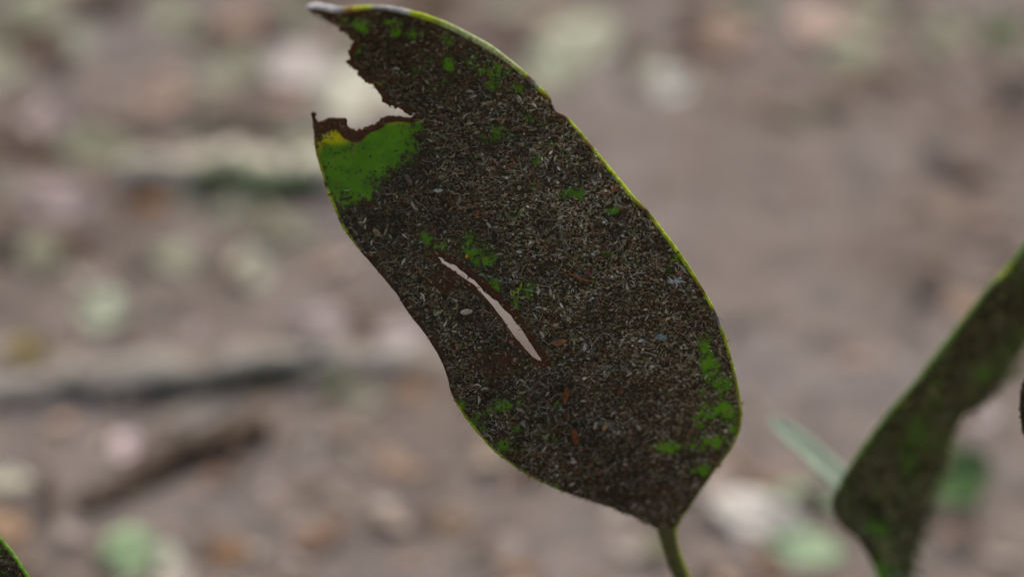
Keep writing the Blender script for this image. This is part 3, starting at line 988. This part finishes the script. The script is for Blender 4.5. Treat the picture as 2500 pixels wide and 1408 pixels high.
# ---- pale blurred blade behind the folded leaf ---------------------------------
blp = smooth_line(resample([(1878, 1020), (1915, 1052), (1960, 1090), (2010, 1135), (2060, 1180), (2120, 1250), (2190, 1370), (2240, 1560)], 14), 4)
bld = np.interp(np.linspace(0, 1, len(blp)), [0, .5, 1], [0.800, 0.79, 0.80])
bfoot = W(2300, 1800, np.array(.86)); bfoot = np.array([bfoot[0], bfoot[1], 0.0])
gb = empty('grass_blade', bfoot)
tag(gb, 'blurred pale grey-green blade tip slanting out from behind the folded leaf', 'grass blade')
pth = W(blp[:, 0], blp[:, 1], bld)
bext = np.array([pth[-1] + (bfoot + [0, 0, -.01] - pth[-1]) * q for q in np.linspace(.05, 1, 14)])
pth = np.concatenate([pth, bext])
sw = np.linspace(0, 1, len(pth))
hw = np.interp(sw, [0, .04, .14, .5, 1], [6, 22, 30, 27, 12]) * K * .8
T = np.gradient(pth, axis=0); T /= np.linalg.norm(T, axis=1)[:, None]
sd = np.cross(T, FWD * 1.0 - UP * 0.55); sd /= np.linalg.norm(sd, axis=1)[:, None]
nn = np.cross(T, sd)
V = []; F = []
for i in range(len(pth)):
    for q in (-1, -.5, 0, .5, 1):
        V.append(pth[i] + sd[i] * q * hw[i] + nn[i] * abs(q) * hw[i] * .5)
for i in range(len(pth) - 1):
    for j in range(4):
        a = i * 5 + j
        F.append((a, a + 1, a + 6, a + 5))
ob = mesh_from('blade', V, F, M_litter, gb, tint=np.tile((0.50, 0.62, 0.48), (len(V), 1)))
so = ob.modifiers.new('thickness', 'SOLIDIFY'); so.thickness = .0004
V, F = tube(pth - FWD * .0006, np.interp(sw, [0, 1], [1.5, 5]) * K * .8, 6)
mesh_from('midrib', V, F, M_litter, gb, tint=np.tile((0.30, 0.38, 0.28), (len(V), 1)))


# ------------------------------------------------------------------ the forest floor: fallen leaves, sticks, scraps
def leaf_shape(L, Wd, curl, cup, twist, seed, nu=11, nv=7, point=1.0):
    r = np.random.default_rng(seed)
    V = []; F = []
    ph = r.uniform(0, 6)
    for i in range(nu):
        s = i / (nu - 1)
        w = math.sin(math.pi * s ** 0.85) ** 0.75 * 0.5 * Wd + 0.001 * L
        for j in range(nv):
            q = j / (nv - 1) * 2 - 1
            ww = q * w * (1 + .06 * math.sin(9 * s + ph + q))
            z = curl * L * (2 * s - 1) ** 2 + cup * Wd * q * q + .02 * L * math.sin(5 * s + ph) * q + twist * (s - .5) * ww
            V.append(((s - .5) * L, ww, z))
    for i in range(nu - 1):
        for j in range(nv - 1):
            a = i * nv + j
            F.append((a, a + 1, a + nv + 1, a + nv))
    return np.array(V), F


lf_seed = [100]


def fallen_leaf(px, py, w, h, rot, rgb, label, group=None, lean=0.35, lift=0.0, name='fallen_leaf', cat='fallen leaf', mul=1.0, stalk=True):
    """a dead leaf lying on the ground where the photograph shows one. w, h: its size in photograph pixels, rot: its slant"""
    lf_seed[0] += 1
    c, D = ground_hit(px, py)
    view = math.asin(min(1, (CAM_H) / np.linalg.norm(c - CAM)))
    u = K * D
    r = np.random.default_rng(lf_seed[0])
    V, F = leaf_shape(w * u, h * u / max(0.2, math.sin(view + lean)), r.uniform(.02, .10), r.uniform(.03, .12), r.normal(0, .5), lf_seed[0])
    gz = float(ground_z(c[0], c[1]))
    m = Matrix.Rotation(lean, 3, 'X') @ Matrix.Rotation(rot, 3, 'Z')
    Vw = np.array([m @ Vector(v) for v in V])
    Vw[:, 2] -= np.percentile(Vw[:, 2], 12)
    base = np.array([c[0], c[1], gz + 0.001 + lift])
    tint = s2l(rgb) * mul
    t = np.tile(tint, (len(V), 1)) * (1 + .18 * r.normal(0, 1, (len(V), 1))).clip(.5, 1.6)
    root = empty(name, base)
    tag(root, label, cat, group)
    o = mesh_from('blade', Vw + base, F, M_litter, root, tint=t)
    so = o.modifiers.new('thickness', 'SOLIDIFY'); so.thickness = 0.0005
    if stalk:
        L = w * u
        mp = np.array([m @ Vector((x, 0.0, 0.0006 + float(np.interp(x / L + .5, np.linspace(0, 1, 11), V[3::7, 2])))) for x in np.linspace(-.62, .48, 14) * L])
        mp[:, 2] -= np.percentile(np.array([m @ Vector(v) for v in V])[:, 2], 12)
        Vt, Ft = tube(mp + base, np.linspace(.0016, .0005, 14), 6)
        mesh_from('midrib', Vt, Ft, M_litter, root, tint=np.tile(tint * .8, (len(Vt), 1)))
    return root


MUL = 1.15
FL = [
    # px, py, w, h, rot, colour, label
    (735, 198, 190, 105, -.2, (196, 188, 182), 'large whitish-grey fallen leaf beside the broad cream one', None),
    (895, 250, 270, 140, .15, (214, 214, 196), 'broad cream fallen leaf seen through the torn notch', None),
    (600, 95, 130, 90, .4, (172, 146, 130), 'pinkish tan fallen leaf behind the whitish-grey one', None),
    (405, 262, 130, 100, -.5, (170, 148, 134), 'pinkish fallen leaf farther back than the pale mossy stick', None),
    (118, 328, 150, 90, .2, (178, 162, 158), 'pale lilac fallen leaf left of the pinkish one', None),
    (240, 388, 220, 80, -.25, (132, 136, 112), 'long grey-sage fallen leaf behind the left end of the pale stick', None),
    (140, 505, 240, 90, -.1, (162, 148, 146), 'long lilac-grey fallen leaf left of the pale mossy stick', None),
    (615, 658, 105, 100, .3, (198, 200, 180), 'round cream-white fallen leaf between the pale stick and the long grey branch', None),
    (255, 758, 125, 105, -.3, (174, 182, 160), 'round sage fallen leaf resting behind the long grey branch', None),
    (305, 1080, 78, 70, .1, (226, 208, 208), 'small round pinkish-white fallen leaf close behind the dark stick', None),
    (2, 1165, 70, 120, 1.4, (196, 192, 172), 'cream fallen leaf left of the dark stick', None),
    (22, 1292, 100, 90, .7, (186, 156, 124), 'sandy tan fallen leaf beyond the debris-covered corner leaf', None),
    (322, 1360, 150, 130, .35, (146, 172, 132), 'light green fallen leaf in front of the dark stick', None),
    (955, 1290, 70, 60, .2, (186, 160, 138), 'small sandy fallen leaf beside the orange-tan one on bare earth', None),
    (1105, 1285, 110, 60, -.2, (154, 134, 112), 'small orange-tan fallen leaf beside the small sandy one on bare earth', None),
    (1012, 952, 80, 60, .5, (158, 130, 108), 'small rust-orange fallen leaf at the end of the long grey branch', None),
    (1420, 105, 240, 110, .5, (178, 180, 158), 'broad pale sage fallen leaf beyond the torn leaf\'s upper right margin', None),
    (1350, 175, 150, 100, -.3, (170, 176, 152), 'smaller pale sage fallen leaf just in front of the broad pale sage one', None),
    (2008, 75, 170, 105, 1.25, (206, 182, 168), 'upright pink fallen leaf at the back, the brightest in the back litter', None),
    (2082, 122, 120, 80, -.2, (150, 152, 130), 'grey-green fallen leaf next to the upright pink one', None),
    (1632, 215, 95, 90, .2, (196, 196, 188), 'round pale grey fallen leaf alone on bare earth', None),
    (1775, 85, 140, 80, -.4, (168, 144, 126), 'pink-tan fallen leaf between the pale grey and the pink one', None),
    (1845, 1290, 250, 120, -.35, (200, 196, 188), 'broad whitish fallen leaf between the torn leaf\'s stalk and the folded leaf', None),
    (1745, 1205, 140, 90, .6, (176, 162, 150), 'greyish pink fallen leaf right of the torn leaf\'s base', None),
    (1975, 1250, 180, 75, -.1, (160, 180, 148), 'narrow pale green fallen leaf just left of the folded leaf', None),
    (1970, 1372, 190, 90, -.25, (172, 194, 158), 'mint green fallen leaf in front of the narrow pale green one', None),
    (2392, 1042, 90, 80, .3, (176, 164, 160), 'pale lilac fallen leaf right of the folded leaf', None),
    (2310, 528, 120, 60, .1, (152, 136, 120), 'sandy fallen leaf on bare earth beyond the folded leaf', None),
    (800, 785, 170, 70, -.1, (170, 158, 156), 'lilac-grey fallen leaf behind the middle of the long grey branch', None),
    (975, 828, 130, 70, .1, (182, 170, 170), 'pale lilac fallen leaf at the right end of the long grey branch', None),
    (490, 1000, 220, 60, .45, (140, 134, 126), 'grey leaf added as the greyish highlight along the back of the dark stick', None),  # added leaf, its grey stands in for a highlight above the dark stick
    (560, 1350, 130, 60, .2, (150, 118, 88), 'brown fallen leaf right of the light green one', None),
    (890, 975, 110, 70, -.2, (150, 146, 128), 'olive-grey fallen leaf left of the rust-orange one', None),
    (80, 52, 160, 110, -.3, (168, 170, 146), 'broad sage fallen leaf behind the chestnut brown one', None),
    (190, 108, 90, 70, .5, (162, 170, 150), 'round pale sage fallen leaf behind the lilac ones', None),
    (540, 210, 130, 80, -.1, (150, 150, 130), 'grey-sage fallen leaf left of the whitish-grey one', None),
    (275, 40, 150, 80, .3, (58, 44, 34), 'dark brown fallen leaf among pale ones at the back', None),
    (672, 108, 110, 60, .1, (66, 58, 54), 'nearly black fallen leaf right of the pinkish tan one', None),
    (580, 335, 190, 90, -.3, (78, 68, 60), 'dark brown curled leaf between the pale stick and the whitish-grey leaf', None),
    (70, 125, 120, 90, .9, (92, 68, 54), 'chestnut brown fallen leaf beside the sage ones', None),
    (1720, 130, 190, 60, -.6, (98, 78, 66), 'dark brown fallen leaf slanting behind the round pale grey one', None),
    (2140, 205, 180, 60, -.1, (94, 76, 64), 'dark brown fallen leaf in front of the grey-green one', None),
    (20, 620, 150, 90, .2, (74, 66, 58), 'dark umber fallen leaf left of the round cream-white one', None),
    (210, 590, 170, 60, -.1, (104, 90, 84), 'dull purple-brown fallen leaf in front of the lilac-grey one', None),
    (370, 505, 80, 40, .0, (156, 108, 60), 'small orange-brown leaf at the left end of the pale stick', None),
    (60, 835, 130, 60, .2, (140, 128, 70), 'yellowish olive fallen leaf touching the left part of the long branch', None),
    (2450, 95, 110, 80, .4, (92, 110, 74), 'dull green fallen leaf beside the slate-dark one', None),
    (1980, 295, 200, 60, .0, (116, 107, 90), 'olive brown fallen leaf on the trodden earth', None),
    (2340, 440, 200, 50, -.6, (108, 100, 96), 'dark grey-brown fallen leaf behind the sandy one', None),
    (2480, 260, 120, 60, -.7, (78, 70, 68), 'slate-dark fallen leaf beside the dull green one', None),
]
for px, py, w, h, rot, rgb, label, grp in FL:
    fallen_leaf(px, py, w, h, rot, rgb, label, grp, mul=MUL)
# pale leaf added in place of the highlight on the green leaf's right side
fallen_leaf(410, 1378, 66, 60, -.3, (206, 210, 190), 'small whitish leaf added as the pale highlight on the light green one', None, mul=MUL, lift=.004)

# small look-alikes: tan and grey scraps big enough to count
rs = np.random.default_rng(33)
for k in range(34):
    x = rs.uniform(-60, 2560); y = rs.uniform(-60, 250)
    if k % 3 == 0:
        x, y = rs.uniform(-60, 800), rs.uniform(250, 640)
    fallen_leaf(x, y, rs.uniform(70, 150), rs.uniform(45, 90), rs.uniform(-1.2, 1.2), tuple(np.array((156, 160, 136)) * rs.uniform(.85, 1.12)),
                'grey-green dead leaf among the dense litter beyond the long branch', 'grey-green leaves in the back litter', lean=.3, mul=1.0)
for k in range(22):
    x = rs.uniform(-60, 2560); y = rs.uniform(-60, 220)
    if k % 4 == 0:
        x, y = rs.uniform(-60, 800), rs.uniform(300, 640)
    fallen_leaf(x, y, rs.uniform(80, 170), rs.uniform(35, 70), rs.uniform(-1.0, 1.0), tuple(np.array((90, 72, 58)) * rs.uniform(.8, 1.2)),
                'dark chestnut dead leaf among the dense litter beyond the long branch', 'dark chestnut leaves in the back litter', lean=.2, mul=1.0)
for lab, rgbs, n, grp in [('small tan-brown fallen leaf lying loose on the trodden earth', (146, 133, 121), 26, 'small tan leaves on the earth'),
                          ('small grey-lilac fallen leaf lying loose on the trodden earth', (156, 146, 142), 26, 'small lilac-grey leaves on the earth'),
                          ('small dark umber fallen leaf lying loose on the trodden earth', (90, 79, 70), 24, 'small dark leaves on the earth')]:
    for k in range(n):
        x = rs.uniform(-40, 2540); y = rs.uniform(-40, 1440)
        while x > 1000 and 240 < y < 1180:
            x = rs.uniform(-40, 2540); y = rs.uniform(-40, 1440)
        fallen_leaf(x, y, rs.uniform(50, 90), rs.uniform(28, 50), rs.uniform(-1.5, 1.5), tuple(np.array(rgbs) * rs.uniform(.92, 1.06)), lab, grp, lean=.15, mul=1.0, stalk=False)

# green seedling leaf at the right
sc_, sD = ground_hit(2330, 1250)
sr = empty('seedling', np.array([sc_[0], sc_[1] + .01, 0.0]))
tag(sr, 'small fresh green seedling leaf low behind the folded leaf', 'seedling')
u = K * sD
V, F = leaf_shape(185 * u, 150 * u, .05, .08, .2, 77)
m = Matrix.Rotation(.75, 3, 'X') @ Matrix.Rotation(.5, 3, 'Z')
Vw = np.array([m @ Vector(v) for v in V]); Vw[:, 2] -= Vw[:, 2].min()
b0 = np.array([sc_[0], sc_[1], .012])
o = mesh_from('blade', Vw + b0, F, M_litter, sr, tint=np.tile((0.12, 0.22, 0.07), (len(V), 1)))
so = o.modifiers.new('thickness', 'SOLIDIFY'); so.thickness = .0004
Vt, Ft = tube(np.array([b0 + (0, .012, .02), b0 + (0, .011, .01), b0 + (0, .01, -.016)]), .0012, 6)
mesh_from('stem', Vt, Ft, M_stalk, sr, tint=np.tile((0.10, 0.18, 0.04), (len(Vt), 1)))


# sticks and branches
def stick(name, ends, diam_px, rgb, label, cat, lift=.0, seed=1, wob=.006, mossy=None, sag=0.0, var=.38):
    a, Da = ground_hit(*ends[0]); b, Db = ground_hit(*ends[1])
    n = 40
    t = np.linspace(0, 1, n)
    rad = diam_px * .5 * K * (Da + Db) * .5
    P = a + (b - a) * t[:, None]
    P[:, 2] = ground_z(P[:, 0], P[:, 1]).mean() + rad + lift + wob * fbm(t * 4, t * 0, seed, 3)
    P[:, 2] += sag * (np.sin(math.pi * t ** 1.0) ** 1.5 - .75) * rad
    P[:, 1] += wob * fbm(t * 4, t * 0 + 7, seed, 3)
    r = rad * (1 + var * fbm(t * 8, t * 0 + 3, seed, 3)) * np.interp(t, [0, .03, .97, 1], [.75, 1, 1, .7])
    V, F = tube(P, r, 16, rough=.28, seed=seed)
    root = empty(name, P[0] - [0, 0, rad])
    tag(root, label, cat)
    c = s2l(rgb)
    k = fbm(V[:, 0] * 30, V[:, 1] * 30 + V[:, 2] * 60, seed, 4)
    mesh_from('bark', V, F, M_bark, root, tint=c[None] * (1 + .8 * k)[:, None].clip(.25, 2))
    # stubs of side twigs
    rg = np.random.default_rng(seed)
    for q in (int(n * .3), int(n * .7)):
        d = np.array([rg.normal(0, .4), rg.normal(0, .5), 1.0]); d /= np.linalg.norm(d)
        Vt, Ft = tube(np.array([P[q], P[q] + d * rad * 1.2, P[q] + d * rad * 1.9]), [rad * .4, rad * .32, rad * .25], 8, rough=.2, seed=3)
        mesh_from('twig_stub', Vt, Ft, M_bark, root, tint=np.tile(c, (len(Vt), 1)))
    if mossy:
        f0, f1, mc, cnt = mossy
        q = rg.uniform(f0, f1, cnt)
        base = a + (b - a) * q[:, None]
        ang = rg.normal(-2.45, .4, cnt)                      # lower camera-facing flank
        pz = np.interp(q, t, P[:, 2]); py_ = np.interp(q, t, P[:, 1]); pr = np.interp(q, t, r)
        C = np.stack([base[:, 0], py_ + np.cos(ang) * pr, pz + np.sin(ang) * pr * .7], 1)
        nrm = np.stack([rg.normal(0, .4, cnt), np.cos(ang), np.sin(ang) + .5], 1)
        tip = C + nrm * rg.uniform(.002, .006, (cnt, 1))
        s_ = rg.normal(0, .0012, (cnt, 3))
        Vm = np.stack([C + s_, C - s_, tip], 1).reshape(-1, 3)
        Fm = np.arange(cnt * 3).reshape(-1, 3)
        om = mesh_from('moss', Vm, Fm.tolist(), M_moss, root, tint=np.repeat(np.array(mc) * rg.uniform(.6, 1.4, (cnt, 1)), 3, axis=0), smooth=False)
        om['kind'] = 'stuff'
    return root


stick('pale_stick', ((300, 462), (850, 470)), 80, (202, 194, 176), 'thick pale barked stick with green moss along its underside', 'stick', lift=.005, seed=3, mossy=(.35, .85, (0.20, 0.46, 0.10), 9000))
stick('long_branch', ((-200, 975), (1180, 862)), 92, (156, 150, 140), 'long grey branch lying across the floor, running behind the torn leaf', 'branch', lift=-.004, seed=8, wob=.010, sag=.5, mossy=(.4, .7, (0.06, 0.10, 0.05), 1200))
stick('dark_stick', ((195, 1240), (655, 1045)), 74, (92, 78, 66), 'short dark brown stick slanting in front of the long grey branch', 'stick', lift=-.002, seed=12, var=.15)


# countless scraps of leaf and twig
def build_litter():
    r = np.random.default_rng(90)
    n = 9000
    x = r.normal(0, .75, n); y = r.uniform(.5, 3.4, n)
    # a bare trodden path runs through the middle right
    path = np.clip(1 - np.hypot((x - .14) / .24, (y - 1.33) / .22), 0, 1)
    keep = r.random(n) > np.clip(path * 2.2, 0, .82)
    x, y = x[keep], y[keep]; n = len(x)
    L = r.gamma(4, .0035, n).clip(.004, .04); Wd = L * r.uniform(.25, .6, n)
    twig = r.random(n) < .2
    Wd = np.where(twig, .0015, Wd); L = np.where(twig, L * 1.6, L)
    yaw = r.uniform(0, 6.28, n); til = r.normal(0, .22, n)
    z = ground_z(x, y) + .002 + np.abs(r.normal(0, .003, n))
    pal = np.array([s2l(c) for c in [(150, 126, 108), (128, 104, 86), (168, 158, 148), (150, 152, 130), (96, 80, 68), (176, 150, 128), (120, 128, 92), (70, 60, 52), (190, 186, 170)]])
    back = np.clip((y - 1.45) / .3, 0, 1)
    p1 = np.array([.24, .2, .16, .03, .16, .1, .01, .08, .02]); p2 = np.array([.13, .16, .1, .17, .14, .1, .08, .06, .06])
    idx = np.array([r.choice(9, p=(p1 * (1 - b) + p2 * b) / (p1 * (1 - b) + p2 * b).sum()) for b in back])
    c = pal[idx] * r.uniform(.75, 1.2, (n, 1))
    prof = [(-.5, 0), (-.2, .9), (-.2, -.9), (.18, 1), (.18, -1), (.5, 0)]
    V = np.zeros((n, 6, 3))
    ca, sa = np.cos(yaw), np.sin(yaw)
    for k, (s, w) in enumerate(prof):
        lx = s * L; ly = w * .5 * Wd; lz = .5 * L * s * s + til * lx
        V[:, k, 0] = x + ca * lx - sa * ly; V[:, k, 1] = y + sa * lx + ca * ly; V[:, k, 2] = z + lz
    i = np.arange(n) * 6
    F = np.stack([i, i + 2, i + 1], 1).tolist() + np.stack([i + 1, i + 2, i + 4, i + 3], 1).tolist() + np.stack([i + 3, i + 4, i + 5], 1).tolist()
    o = mesh_from('leaf_litter', V.reshape(-1, 3), F, M_scrap, None, tint=np.repeat(c, 6, axis=0), smooth=False)
    tag(o, 'scattered small scraps of dead leaf and twig over the forest floor', 'leaf litter', kind='stuff')


build_litter()
